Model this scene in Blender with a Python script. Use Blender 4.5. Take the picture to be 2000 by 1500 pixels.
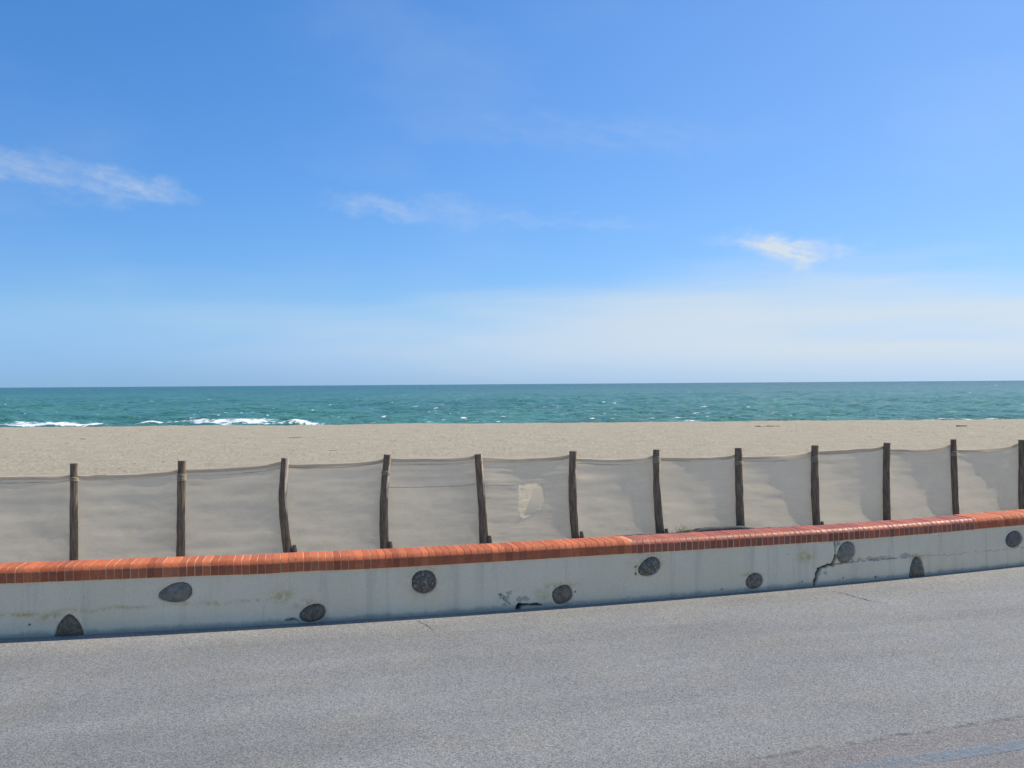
import bpy, math, random
import numpy as np
from mathutils import Vector, Matrix

for o in list(bpy.data.objects): bpy.data.objects.remove(o)
scene = bpy.context.scene
C = scene.collection
R = math.radians

# ------------------------------------------------------------------ camera
cam_d = bpy.data.cameras.new('camera'); cam = bpy.data.objects.new('camera', cam_d); C.objects.link(cam)
cam_d.sensor_width = 36.0; cam_d.lens = 34.58
cam_d.clip_start = 0.05; cam_d.clip_end = 120000
cam.matrix_world = Matrix.Translation((0, 0, 2.0)) @ Matrix.Rotation(R(90), 4, 'X') @ Matrix.Rotation(R(-0.4), 4, 'Z')
scene.camera = cam

# ------------------------------------------------------------------ sky
SUN = Vector((.59, .307, .747)).normalized()
SUN_EL = math.asin(SUN.z); SUN_AZ = math.atan2(SUN.x, SUN.y)
world = bpy.data.worlds.new('World'); scene.world = world; world.use_nodes = True
wt = world.node_tree; wt.nodes.clear()


class NT:
    """small helper around a node tree"""
    def __init__(s, t): s.t = t
    def n(s, kind, **kw):
        nd = s.t.nodes.new(kind)
        for k, v in kw.items(): setattr(nd, k, v)
        return nd
    def link(s, a, b): s.t.links.new(a, b)
    def put(s, sock, v):
        if isinstance(v, bpy.types.NodeSocket): s.link(v, sock)
        elif v is not None: sock.default_value = v
    def math(s, op, a, b=None, c=None, clamp=False):
        nd = s.n('ShaderNodeMath', operation=op, use_clamp=clamp)
        for i, v in enumerate((a, b, c)):
            if v is not None: s.put(nd.inputs[i], v)
        return nd.outputs[0]
    def smooth(s, v, lo, hi, a=0.0, b=1.0):
        nd = s.n('ShaderNodeMapRange', interpolation_type='SMOOTHSTEP')
        for i, q in enumerate((v, lo, hi, a, b)): s.put(nd.inputs[i], q)
        return nd.outputs[0]
    def lin(s, v, lo, hi, a=0.0, b=1.0):
        nd = s.n('ShaderNodeMapRange', interpolation_type='LINEAR')
        for i, q in enumerate((v, lo, hi, a, b)): s.put(nd.inputs[i], q)
        return nd.outputs[0]
    def mix(s, f, a, b, mode='MIX'):
        nd = s.n('ShaderNodeMix', data_type='RGBA', blend_type=mode)
        s.put(nd.inputs[0], f)
        for i, q in ((6, a), (7, b)):
            if not isinstance(q, bpy.types.NodeSocket): q = (*q[:3], 1.0)
            s.put(nd.inputs[i], q)
        return nd.outputs[2]
    def xyz(s, x, y, z=0.0):
        nd = s.n('ShaderNodeCombineXYZ')
        for i, q in enumerate((x, y, z)): s.put(nd.inputs[i], q)
        return nd.outputs[0]
    def sep(s, v):
        nd = s.n('ShaderNodeSeparateXYZ'); s.link(v, nd.inputs[0]); return nd.outputs
    def noise(s, vec, scale, detail=4.0, rough=0.55, dist=0.0):
        nd = s.n('ShaderNodeTexNoise'); s.put(nd.inputs['Vector'], vec)
        nd.inputs['Scale'].default_value = scale; nd.inputs['Detail'].default_value = detail
        nd.inputs['Roughness'].default_value = rough; nd.inputs['Distortion'].default_value = dist
        return nd.outputs['Fac']
    def noise2(s, vec, scale, detail=4.0, rough=0.55):
        o = s.noise(vec, scale, detail, rough); o.node.noise_dimensions = '2D'; return o
    def vscale(s, vec, k):
        nd = s.n('ShaderNodeMapping'); s.put(nd.inputs[0], vec); nd.inputs[3].default_value = k
        return nd.outputs[0]


w = NT(wt)
sky = w.n('ShaderNodeTexSky', sky_type='NISHITA', sun_disc=False)
sky.sun_elevation = SUN_EL; sky.sun_rotation = SUN_AZ
sky.altitude = 0.0; sky.air_density = 1.0; sky.dust_density = 0.1; sky.ozone_density = 6.0
tc = w.n('ShaderNodeTexCoord')
dx, dy, dz = w.sep(tc.outputs['Generated'])
az = w.math('MULTIPLY', w.math('ARCTAN2', dx, dy), 180 / math.pi)
el = w.math('MULTIPLY', w.math('ARCSINE', dz), 180 / math.pi)
# wisps live in azimuth / elevation, drawn out along the wind
p0 = w.xyz(az, el, 0.0)
warp = w.noise2(w.vscale(p0, (.10, .22, 1)), 1.0, 1.0)
azw = w.math('ADD', az, w.math('MULTIPLY', w.math('SUBTRACT', warp, .5), 5.0))
elw = w.math('ADD', el, w.math('MULTIPLY', w.math('SUBTRACT', w.noise2(w.vscale(p0, (.45, .8, 1)), 1.0, 3.0, .6), .5), 1.7))
fibre = w.noise2(w.vscale(w.xyz(azw, w.math('ADD', el, w.math('MULTIPLY', az, .22)), 3.0), (.35, 1.6, 1)), 1.0, 5.0, .62)
puff = w.noise2(w.vscale(p0, (.9, 1.5, 1)), 1.0, 3.0, .6)


pw = w.xyz(azw, elw, 0.0)
clouds = None
for (a0, e0, la, le, tilt, dens) in (
        (-24.0, 11.0, 6.8, 1.35, -9, .30), (-20.6, 10.7, 3.6, .7, -14, .20), (-28.4, 11.1, 2.2, 1.0, 0, .30),
        (-8.2, 10.1, 4.2, .8, -9, .26), (-3.0, 10.0, 5.4, 1.4, -5, .17), (3.5, 9.3, 6.0, .6, -5, .10),
        (15.8, 7.7, 2.5, 1.1, -16, .7), (16.7, 7.2, 2.0, 1.3, 0, .75), (18.6, 7.3, 2.8, .7, 2, .45), (13.6, 7.9, 3.0, .35, -2, .16),
        (5.0, 14.2, 14.0, 1.6, -3, .08), (-48, 16, 9, 2.0, -12, .3), (44, 13, 6, 1.5, 8, .3), (-120, 15, 14, 2.4, 6, .3), (120, 18, 14, 3, 5, .3)):
    mp = w.n('ShaderNodeMapping', vector_type='TEXTURE'); w.link(pw, mp.inputs[0])
    mp.inputs[1].default_value = (a0, e0, 0); mp.inputs[2].default_value = (0, 0, R(tilt)); mp.inputs[3].default_value = (la, le, 1)
    ln = w.n('ShaderNodeVectorMath', operation='LENGTH'); w.link(mp.outputs[0], ln.inputs[0])
    v = w.smooth(ln.outputs['Value'], 1.0, .1, 0.0, dens)
    clouds = v if clouds is None else w.math('ADD', clouds, v)
clouds = w.math('MULTIPLY', clouds, w.lin(w.math('ADD', w.math('MULTIPLY', fibre, .6), w.math('MULTIPLY', puff, .4)), .34, .62, .25, 1.0))
# a thin milky sheet low over the sea, thicker towards the sun
sheet_n = w.noise2(w.vscale(p0, (.035, .35, 1)), 1.0, 3.0, .5)
low = w.math('MULTIPLY', w.smooth(w.math('ADD', el, w.math('MULTIPLY', w.math('SUBTRACT', sheet_n, .5), 7.0)), 6.4, 1.8), w.smooth(el, -.4, 2.2, .35, 1.0))
toward = w.smooth(w.math('ABSOLUTE', w.math('SUBTRACT', az, math.degrees(SUN_AZ))), 96, 44, .05, .70)
low = w.math('MULTIPLY', low, toward)
veil = w.math('MULTIPLY', w.smooth(w.noise2(w.vscale(w.xyz(azw, elw, 7.0), (.05, .14, 1)), 1.0, 3.0, .55), .45, .8), .07)
glow = w.smooth(w.math('ABSOLUTE', w.math('SUBTRACT', az, math.degrees(SUN_AZ))), 85, 15, 0.0, .20)
cover = w.math('MINIMUM', w.math('ADD', w.math('ADD', clouds, low), w.math('ADD', veil, glow)), .85)
# the camera's colour rendering of the clear sky, the same all round
grade = w.mix(w.smooth(el, 0.0, 5.0), (.42, .77, 1.55), (.72, 1.01, 1.36))
grade = w.mix(w.lin(el, 5.0, 20.0), grade, (.66, 1.15, 1.52))
skycol = w.mix(1.0, sky.outputs[0], grade, 'MULTIPLY')
CLOUD = (7.2, 7.7, 8.0)
final = w.mix(cover, skycol, CLOUD)

bg = w.n('ShaderNodeBackground'); bg.inputs[1].default_value = 0.10
w.link(final, bg.inputs[0])
world.cycles.sampling_method = 'NONE'   # smooth sky without a disc: no importance map needed
wo = w.n('ShaderNodeOutputWorld'); w.link(bg.outputs[0], wo.inputs[0])

sd = bpy.data.lights.new('sun', 'SUN'); sd.energy = 5.0; sd.angle = R(.53); sd.color = (1.0, .925, .81)
sun = bpy.data.objects.new('sun', sd); C.objects.link(sun)
sun.rotation_euler = SUN.to_track_quat('Z', 'Y').to_euler(); sun.location = (20, 10, 30)

vs = scene.view_settings
vs.view_transform = 'Standard'; vs.look = 'None'; vs.exposure = 0.0; vs.gamma = 1.0; vs.use_curve_mapping = False

# ------------------------------------------------------------------ helpers
rng = np.random.default_rng(7)
random.seed(11)


def vnoise(x, y, seed=0):
    """smooth value noise in [-1,1], vectorised"""
    xi = np.floor(x).astype(np.int64); yi = np.floor(y).astype(np.int64)
    xf = x - xi; yf = y - yi
    def h(a, b):
        n = (a * 374761393 + b * 668265263 + seed * 974634777) & 0xffffffff
        n = ((n ^ (n >> 13)) * 1274126177) & 0xffffffff
        n = n ^ (n >> 16)
        return (n & 0xffff) / 32767.5 - 1.0
    sx = xf * xf * xf * (xf * (xf * 6 - 15) + 10); sy = yf * yf * yf * (yf * (yf * 6 - 15) + 10)
    a = h(xi, yi); b = h(xi + 1, yi); c = h(xi, yi + 1); d = h(xi + 1, yi + 1)
    return (a * (1 - sx) + b * sx) * (1 - sy) + (c * (1 - sx) + d * sx) * sy


def fbm(x, y, oct=4, seed=0, gain=.5):
    v = 0; a = 1; t = 0
    for i in range(oct):
        v = v + a * vnoise(x * 2 ** i + 17.3 * i, y * 2 ** i - 9.1 * i, seed + i); t += a; a *= gain
    return v / t


def sstep(x, a, b):
    t = np.clip((x - a) / (b - a), 0, 1); return t * t * (3 - 2 * t)


def mesh_obj(name, verts, faces, mat=None, parent=None, smooth=False, attrs=None):
    me = bpy.data.meshes.new(name)
    me.from_pydata([tuple(map(float, v)) for v in verts], [], [tuple(map(int, f)) for f in faces])
    me.update()
    if smooth: me.polygons.foreach_set('use_smooth', [True] * len(me.polygons))
    if attrs:
        for k, v in attrs.items():
            a = me.attributes.new(k, 'FLOAT', 'POINT'); a.data.foreach_set('value', np.asarray(v, dtype=np.float32).ravel())
    if mat: me.materials.append(mat)
    o = bpy.data.objects.new(name, me); C.objects.link(o)
    if parent: o.parent = parent
    return o


def grid_obj(name, P, mat=None, parent=None, smooth=True, attrs=None, keep=None):
    """P: (rows, cols, 3) array -> quad grid, faces wound so +rows x +cols"""
    r, c = P.shape[:2]
    idx = np.arange(r * c).reshape(r, c)
    q = np.stack([idx[:-1, :-1], idx[:-1, 1:], idx[1:, 1:], idx[1:, :-1]], -1).reshape(-1, 4)
    if keep is not None: q = q[keep.reshape(-1)]
    me = bpy.data.meshes.new(name)
    V = P.reshape(-1, 3).astype(np.float32)
    me.vertices.add(len(V)); me.vertices.foreach_set('co', V.ravel())
    me.loops.add(q.size); me.loops.foreach_set('vertex_index', q.ravel().astype(np.int32))
    me.polygons.add(len(q)); me.polygons.foreach_set('loop_start', (np.arange(len(q)) * 4).astype(np.int32))
    me.polygons.foreach_set('use_smooth', np.full(len(q), smooth))
    me.update(calc_edges=True); me.validate()
    if attrs:
        for k, v in attrs.items():
            a = me.attributes.new(k, 'FLOAT', 'POINT'); a.data.foreach_set('value', np.asarray(v, dtype=np.float32).ravel())
    if mat: me.materials.append(mat)
    o = bpy.data.objects.new(name, me); C.objects.link(o)
    if parent: o.parent = parent
    return o


def tube(path, radii, sides=8, jitter=0.0, seed=0, cap=True):
    """verts/faces of a tube along path (list of 3D), radii per point"""
    rs = np.random.default_rng(seed)
    V = []; Fc = []
    path = [Vector(p) for p in path]
    up = Vector((0, 0, 1))
    for i, p in enumerate(path):
        t = (path[min(i + 1, len(path) - 1)] - path[max(i - 1, 0)]).normalized()
        a = Vector((1, 0, 0)) if abs(t.z) > .8 else up
        e1 = t.cross(a).normalized(); e2 = t.cross(e1).normalized()
        for k in range(sides):
            th = 2 * math.pi * k / sides
            r = radii[i] * (1 + jitter * rs.uniform(-1, 1))
            V.append(p + e1 * (r * math.cos(th)) + e2 * (r * math.sin(th)))
    n = len(path)
    for i in range(n - 1):
        for k in range(sides):
            k2 = (k + 1) % sides
            Fc.append((i * sides + k, i * sides + k2, (i + 1) * sides + k2, (i + 1) * sides + k))
    if cap:
        Fc.append(tuple(range(sides))[::-1]); Fc.append(tuple((n - 1) * sides + k for k in range(sides)))
    return V, Fc


def empty(name, loc=(0, 0, 0)):
    o = bpy.data.objects.new(name, None); C.objects.link(o); o.location = loc; o.empty_display_size = .2; return o


def tag(o, label=None, cat=None, group=None, kind=None):
    if label: o['label'] = label
    if cat: o['category'] = cat
    if group: o['group'] = group
    if kind: o['kind'] = kind
    return o


def material(name):
    m = bpy.data.materials.new(name); m.use_nodes = True
    t = m.node_tree; t.nodes.clear(); s = NT(t)
    out = s.n('ShaderNodeOutputMaterial'); b = s.n('ShaderNodeBsdfPrincipled')
    s.link(b.outputs[0], out.inputs[0])
    return m, s, b, out


def bump(s, b, h, strength, dist):
    nd = s.n('ShaderNodeBump'); nd.inputs['Strength'].default_value = strength; nd.inputs['Distance'].default_value = dist
    s.link(h, nd.inputs['Height']); s.link(nd.outputs[0], b.inputs['Normal'])


def attr(s, name):
    return s.n('ShaderNodeAttribute', attribute_name=name).outputs['Fac']


def pos(s): return s.n('ShaderNodeNewGeometry').outputs['Position']


# ------------------------------------------------------------------ wall curve (front face in plan)
XS = np.linspace(-60, 70, 130001)
A0, A1, A2 = 8.715, .2715, .01376
XL, XR = -7.5, 9.5
def wall_y(X):
    X = np.asarray(X, dtype=float); Xc = np.clip(X, XL, XR)
    return A0 + A1 * Xc + A2 * Xc ** 2 + (X - Xc) * (A1 + 2 * A2 * Xc)
YS = wall_y(XS)
SS = np.concatenate([[0], np.cumsum(np.hypot(np.diff(XS), np.diff(YS)))]); SS -= np.interp(0, XS, SS)
def wall_pt(s, back=0.0):
    """plan point at arc length s, offset 'back' to the sea side; returns x, y, angle"""
    X = np.interp(s, SS, XS); Xc = np.clip(X, XL, XR)
    ang = np.arctan(A1 + 2 * A2 * Xc)
    return X - np.sin(ang) * back, wall_y(X) + np.cos(ang) * back, ang

# ------------------------------------------------------------------ materials: ground
def make_asphalt():
    m, s, b, out = material('asphalt')
    p = pos(s); x, y, z = s.sep(p)
    # road direction runs roughly along the wall
    ca, sa = math.cos(R(15)), math.sin(R(15))
    along = s.math('ADD', s.math('MULTIPLY', x, ca), s.math('MULTIPLY', y, sa))
    across = s.math('SUBTRACT', s.math('MULTIPLY', y, ca), s.math('MULTIPLY', x, sa))
    vor = s.n('ShaderNodeTexVoronoi'); s.link(p, vor.inputs['Vector']); vor.inputs['Scale'].default_value = 160
    cell = s.sep(vor.outputs['Color'])[0]
    fine = s.noise(p, 210, 3, .7)
    mid = s.noise(p, 48, 3, .6)
    grain = s.math('ADD', s.math('MULTIPLY', cell, .55), s.math('ADD', s.math('MULTIPLY', fine, .5), s.math('MULTIPLY', mid, .25)))
    g = s.lin(grain, .3, 1.0, .32, 1.58)
    band = s.noise(s.xyz(s.math('MULTIPLY', along, .22), s.math('MULTIPLY', across, 1.5), 0.0), 1.0, 4, .55)
    blot = s.noise(p, .8, 4, .6)
    tone = s.lin(s.math('ADD', s.math('MULTIPLY', band, .6), s.math('MULTIPLY', blot, .4)), .32, .68, .79, 1.15)
    col = s.mix(s.smooth(s.noise(p, 1.7, 4, .6), .45, .75), (.234, .234, .220), (.247, .241, .210))
    # pale dust blown against the foot of the wall
    dwall = s.math('SUBTRACT', s.math('ADD', s.math('ADD', A0, s.math('MULTIPLY', x, A1)), s.math('MULTIPLY', s.math('MULTIPLY', x, x), A2)), y)
    dust = s.math('MULTIPLY', s.smooth(s.math('ADD', dwall, s.math('MULTIPLY', s.noise(p, 2.3, 4), .5)), 1.1, .15), .55)
    col = s.mix(dust, col, (.335, .31, .262))
    # crumbling lengthwise seam and the older, browner strip this side of it
    seam = s.math('SUBTRACT', y, s.math('ADD', s.math('MULTIPLY', x, .358), 4.772))
    seam = s.math('ADD', seam, s.math('MULTIPLY', s.math('SUBTRACT', s.noise(p, 5, 4, .7), .5), .12))
    old = s.smooth(seam, .06, -.10)
    col = s.mix(s.math('MULTIPLY', old, .6), col, (.19, .172, .165))
    sm = s.math('MULTIPLY', s.smooth(s.math('ABSOLUTE', seam), .05, .0), s.smooth(s.noise(p, 9, 4, .7), .42, .62))
    sm = s.math('MULTIPLY', sm, s.smooth(x, .4, 2.0))
    c2 = s.mix(1.0, col, s.xyz(s.math('MULTIPLY', g, tone), s.math('MULTIPLY', g, tone), s.math('MULTIPLY', g, tone)), 'MULTIPLY')
    c2 = s.mix(s.math('MULTIPLY', sm, .75), c2, (.045, .043, .04))
    s.link(c2, b.inputs['Base Color']); b.inputs['Roughness'].default_value = .82
    b.inputs['Specular IOR Level'].default_value = .35
    bump(s, b, grain, .55, .004)
    return m


def make_sand():
    m, s, b, out = material('sand')
    p = pos(s)
    a = s.noise(p, 1.3, 5, .6); f = s.noise(p, 26, 5, .7); ff = s.noise(p, 140, 2, .7)
    col = s.mix(s.smooth(a, .35, .7), (.43, .372, .268), (.475, .415, .305))
    k = s.lin(s.math('ADD', s.math('MULTIPLY', f, .6), s.math('MULTIPLY', ff, .4)), .3, .7, .72, 1.25)
    col = s.mix(1.0, col, s.xyz(k, k, k), 'MULTIPLY')
    s.link(col, b.inputs['Base Color']); b.inputs['Roughness'].default_value = .95
    b.inputs['Specular IOR Level'].default_value = .15
    bump(s, b, s.math('ADD', f, s.math('MULTIPLY', s.noise(p, 7, 4, .6), 2.0)), .9, .05)
    return m


def make_sea():
    m, s, b, out = material('sea_water')
    p = pos(s); x, y, z = s.sep(p)
    far = s.smooth(s.math('ADD', s.math('LOGARITHM', y, 10.0), s.math('MULTIPLY', s.math('SUBTRACT', s.noise(s.vscale(p, (.012, .004, 1)), 1.0, 4), .5), .5)), 1.92, 3.2)
    blot = s.noise(s.vscale(p, (.03, .02, 1)), 1.0, 4, .6)
    near = s.mix(s.smooth(blot, .4, .65), (.066, .235, .150), (.050, .210, .148))
    col = s.mix(far, near, (.008, .110, .092))
    gust = s.noise(s.vscale(p, (.09, .035, 1)), 1.0, 5, .65)
    kg = s.lin(gust, .32, .68, .80, 1.2); col = s.mix(1.0, col, s.xyz(kg, kg, kg), 'MULTIPLY')
    s.link(col, b.inputs['Base Color'])
    b.inputs['Roughness'].default_value = .22; b.inputs['IOR'].default_value = 1.33; b.inputs['Specular IOR Level'].default_value = .22
    h = s.math('ADD', s.noise(s.vscale(p, (1.1, 1.6, 1)), 1.0, 5, .62), s.math('MULTIPLY', s.noise(s.vscale(p, (.25, .45, 1)), 1.0, 3, .6), 2.2))
    bump(s, b, h, 1.0, .75)
    foam = s.n('ShaderNodeBsdfPrincipled'); foam.inputs['Base Color'].default_value = (.82, .85, .86, 1); foam.inputs['Roughness'].default_value = .8
    fa = attr(s, 'foam')
    fm = s.smooth(s.math('ADD', fa, s.math('MULTIPLY', s.math('SUBTRACT', s.noise(s.vscale(p, (1.0, .8, 1)), 2.3, 5, .75), .5), 2.0)), .40, .75)
    fm = s.math('MULTIPLY', fm, s.smooth(fa, .02, .12))
    ms = s.n('ShaderNodeMixShader'); s.link(fm, ms.inputs[0]); s.link(b.outputs[0], ms.inputs[1]); s.link(foam.outputs[0], ms.inputs[2])
    s.link(ms.outputs[0], out.inputs[0])
    return m


M_ASPHALT, M_SAND, M_SEA = make_asphalt(), make_sand(), make_sea()

# ------------------------------------------------------------------ road
cols = np.linspace(-55, 60, 231)
front = wall_y(cols) + .12
rows = np.concatenate([np.linspace(-40, 0, 9), np.linspace(.5, 1.0, 2)])
t = np.linspace(0, 1, 40)
P = np.zeros((40, len(cols), 3))
P[..., 0] = cols[None]; P[..., 1] = -45 + (front[None] + 45) * t[:, None] ** .6
tag(grid_obj('road', P, M_ASPHALT), kind='structure')

# ------------------------------------------------------------------ beach
def sand_h(x, y):
    foot = .052 + .0095 * np.clip(x, -6, 8)
    base = foot + (.05 - foot) * sstep(y, 13, 26)
    crest = 48.0 + .03 * x + .5 * fbm(x * .06, y * 0, 3, 5)
    base = base - 2.1 * sstep(y, crest, crest + 24)
    near = sstep(y, 9, 16) * .75 + .25
    lump = .035 * fbm(x * .35, y * .35, 3, 21) + .028 * fbm(x * 1.6, y * 1.6, 3, 31) + .016 * np.abs(fbm(x * 4.2, y * 4.2, 2, 41))
    return base + near * lump - .012


us = np.sort(np.concatenate([np.linspace(-.68, .68, 900), np.linspace(-1.7, -.69, 60), np.linspace(.69, 1.7, 60)]))
zl_ = np.linspace(4, 60, 5601); Z0 = np.array([zl_[np.argmax(zl_ >= wall_y(u * zl_) + .14)] for u in us])
rr = np.linspace(0, 1, 330)
Zg = Z0[None] * (80.0 / Z0[None]) ** rr[:, None]
Xg = us[None] * Zg
P = np.stack([Xg, Zg, sand_h(Xg, Zg)], -1)
tag(grid_obj('beach', P, M_SAND), kind='structure')

# ------------------------------------------------------------------ sea
SEA = -1.3
az_ = np.radians(np.sort(np.concatenate([np.linspace(-33, 33, 1700), np.linspace(-76, -33.3, 160), np.linspace(33.3, 76, 160)])))
drop = np.concatenate([np.linspace(104, 40, 170), np.linspace(39.7, 3, 110), np.geomspace(2.9, .12, 24)])
dist = 3.3 * 1921 / drop
D, AZ = np.meshgrid(dist, az_, indexing='ij')
X = D * np.tan(AZ); Y = D.copy()
Zs = np.zeros_like(X); slopeacc = np.zeros_like(X)
wr = np.random.default_rng(3)
for i in range(46):
    L = np.exp(wr.uniform(np.log(1.3), np.log(13)))
    th = R(-100) + wr.normal(0, .55)
    k = 2 * np.pi / L; kx, ky = k * math.cos(th), k * math.sin(th)
    amp = .0075 * L ** .62
    ph = kx * X + ky * Y + wr.uniform(0, 6.28)
    sh = np.sin(ph)
    Zs += amp * (1 - 2 * np.abs(np.sin(ph / 2 + .7)) ** 1.2 if i % 3 == 0 else sh)
chop = 1.0 - .25 * sstep(Y, 400, 2000)
Zs *= chop
foam = np.zeros_like(X)
# scattered whitecaps
ia = np.arange(len(az_))
for i in range(950):
    dd = 3.3 * 1921 / wr.uniform(3.0, 76) if i % 5 else 3.3 * 1921 / wr.uniform(3.0, 24)
    a = R(wr.uniform(-40, 40)); x0 = dd * math.tan(a); y0 = dd
    wl = wr.uniform(.10, .42) * (1 + dd / 110) * (.5 + wr.random() ** 2); wd = wr.uniform(.18, .4) * (1 + dd / 60)
    r0, r1 = np.searchsorted(dist, [y0 - 3 * wd, y0 + 3 * wd]); r0 = max(r0 - 1, 0); r1 = min(r1 + 1, len(dist))
    c0 = np.searchsorted(az_, math.atan2(x0 - 3 * wl, y0)); c1 = np.searchsorted(az_, math.atan2(x0 + 3 * wl, y0)) + 1
    sl = (slice(r0, r1), slice(max(c0, 0), c1))
    g = np.exp(-((X[sl] - x0) / wl) ** 2 - ((Y[sl] - y0 + .15 * (X[sl] - x0)) / wd) ** 2) * wr.uniform(.25, .78)
    foam[sl] = np.maximum(foam[sl], g); Zs[sl] += .12 * g
# breakers along the shore: (x0, x1, y, width, height)
for (xa, xb, y0, wd, hh, st) in ((-52, -34, 83.5, 1.1, .34, 1.0), (-47, -37, 86.5, 2.5, .1, .62), (-33.5, -28.5, 84.2, 1.0, .22, .9), (-33, -20.5, 86.2, 3.0, .16, .8), (-27, -14.5, 83.0, .8, .15, .7), (-29.5, -21, 90.5, 2.2, .24, .8),
                             (-20.6, -16.4, 83.4, .9, .32, 1.0), (-15.8, -13.0, 81.2, .7, .28, 1.0), (-40, -31, 112, 1.6, .2, .35), (-12, -4, 80.6, .5, .12, .42),
                             (30, 42, 82, .7, .2, .6), (-75, -56, 82, 1.2, .3, .9), (48, 60, 82, .9, .3, .8)):
    wd = wd * 1.35
    yc = y0 + .9 * fbm(X * .13, X * 0 + y0, 3, 77)
    ends = sstep(X, xa, xa + 2.2) * (1 - sstep(X, xb - 2.2, xb))
    prof = np.exp(-np.where(Y < yc, ((Y - yc) / (wd * .7)) ** 2, ((Y - yc) / (wd * 1.5)) ** 2))
    ragged = .95 + .5 * fbm(X * 1.1, Y * .8, 3, 91)
    foam = np.maximum(foam, st * prof * ends * np.clip(ragged, 0, 1.2)); Zs += hh * prof * ends
# a low green swell face standing up just behind the breakers
Zs += .18 * np.exp(-((Y - 101 - 2 * fbm(X * .05, X * 0, 2, 55)) / 3.5) ** 2) * sstep(-X, -4, 14)
P = np.stack([X, Y, SEA + Zs], -1)
tag(grid_obj('sea', P, M_SEA, attrs={'foam': foam}), kind='structure')

# ------------------------------------------------------------------ materials: wall
def make_plaster():
    m, s, b, out = material('painted_plaster')
    p = pos(s)
    big = s.noise(p, 1.4, 5, .6); sm = s.noise(p, 14, 5, .65); fine = s.noise(p, 90, 4, .7)
    runs = s.noise(s.vscale(p, (9, 9, .7)), 1.0, 5, .6)
    col = s.mix(s.smooth(big, .35, .68), (.94, .745, .485), (.97, .79, .535))
    col = s.mix(s.math('MULTIPLY', s.smooth(runs, .50, .72), .45), col, (.66, .54, .38))
    col = s.mix(s.math('MULTIPLY', s.smooth(sm, .55, .78), .25), col, (.96, .82, .60))
    z = s.sep(p)[2]
    # grime splashed up from the road
    gr = s.math('MULTIPLY', s.smooth(s.math('SUBTRACT', z, s.math('MULTIPLY', s.noise(p, 9, 5, .75), .08)), .02, -.035), .6)
    col = s.mix(gr, col, (.24, .22, .19))
    och = s.math('MULTIPLY', attr(s, 'ochre'), s.smooth(s.noise(p, 17, 4, .7), .35, .62))
    col = s.mix(s.math('MULTIPLY', och, .85), col, (.62, .44, .15))
    col = s.mix(s.math('MULTIPLY', attr(s, 'flake'), .6), col, (.36, .33, .28))
    col = s.mix(s.math('MULTIPLY', attr(s, 'crack'), .92), col, (.035, .032, .028))
    spots = s.smooth(s.noise(p, 31, 2, .5), .735, .78)
    col = s.mix(s.math('MULTIPLY', spots, .5), col, (.2, .19, .18))
    k = s.lin(fine, .3, .7, .9, 1.1); col = s.mix(1.0, col, s.xyz(k, k, k), 'MULTIPLY')
    s.link(col, b.inputs['Base Color']); b.inputs['Roughness'].default_value = .85; b.inputs['Specular IOR Level'].default_value = .25
    bump(s, b, s.math('ADD', sm, s.math('MULTIPLY', fine, .4)), .35, .006)
    return m


def make_brick(name, c1, c2, rough, grime):
    m, s, b, out = material(name)
    oi = s.n('ShaderNodeObjectInfo'); tcn = s.n('ShaderNodeTexCoord')
    rnd = oi.outputs['Random']
    p = pos(s)
    col = s.mix(rnd, c1, c2)
    n1 = s.noise(p, 45, 4, .7)
    k = s.lin(n1, .3, .7, .78, 1.18); k = s.math('MULTIPLY', k, s.lin(s.math('FRACT', s.math('MULTIPLY', rnd, 7.31)), 0, 1, .80, 1.16))
    col = s.mix(1.0, col, s.xyz(k, k, k), 'MULTIPLY')
    col = s.mix(s.math('MULTIPLY', s.smooth(s.noise(p, 9, 4, .7), .5, .78), grime), col, (.30, .24, .20))
    s.link(col, b.inputs['Base Color'])
    s.link(s.lin(s.noise(p, 30, 3), .3, .7, rough - .08, rough + .14), b.inputs['Roughness'])
    b.inputs['Specular IOR Level'].default_value = .32
    bump(s, b, n1, .25, .003)
    return m


def make_mortar():
    m, s, b, out = material('mortar')
    p = pos(s)
    pale = s.mix(s.noise(p, 25, 4), (.76, .54, .33), (.64, .45, .27))
    col = s.mix(attr(s, 'tint'), pale, (.52, .17, .075))
    s.link(col, b.inputs['Base Color']); b.inputs['Roughness'].default_value = .9
    return m


def make_stone(name, c, speck, sc=42):
    m, s, b, out = material(name)
    p = pos(s)
    n1 = s.noise(p, 22, 5, .7); n2 = s.noise(p, sc, 3, .7)
    col = s.mix(s.smooth(n1, .3, .7), (c[0] * 1.0, c[1] * .86, c[2] * .68), (c[0] * 2.0, c[1] * 1.72, c[2] * 1.35))
    col = s.mix(s.math('MULTIPLY', s.smooth(n2, .54, .64), speck), col, (.44, .42, .38))
    s.link(col, b.inputs['Base Color']); b.inputs['Roughness'].default_value = .75; b.inputs['Specular IOR Level'].default_value = .3
    bump(s, b, s.math('ADD', n1, n2), .6, .006)
    return m


M_PLASTER, M_MORTAR = make_plaster(), make_mortar()
M_BRICK_A = make_brick('orange_brick', (.64, .172, .062), (.50, .125, .048), .7, .24)
M_BRICK_B = make_brick('dark_red_brick', (.53, .135, .058), (.40, .098, .046), .46, .25)

# ------------------------------------------------------------------ the wall
wall = tag(empty('sea_wall', (0, A0, 0)), 'low curved whitewashed wall with orange brick coping along the road', 'wall')
WP = Vector(wall.location)
CAP_Z, CAP_H, CAP_D, LIP = .438, .117, .285, .014
CAPS_LEN = 17.7


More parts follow.
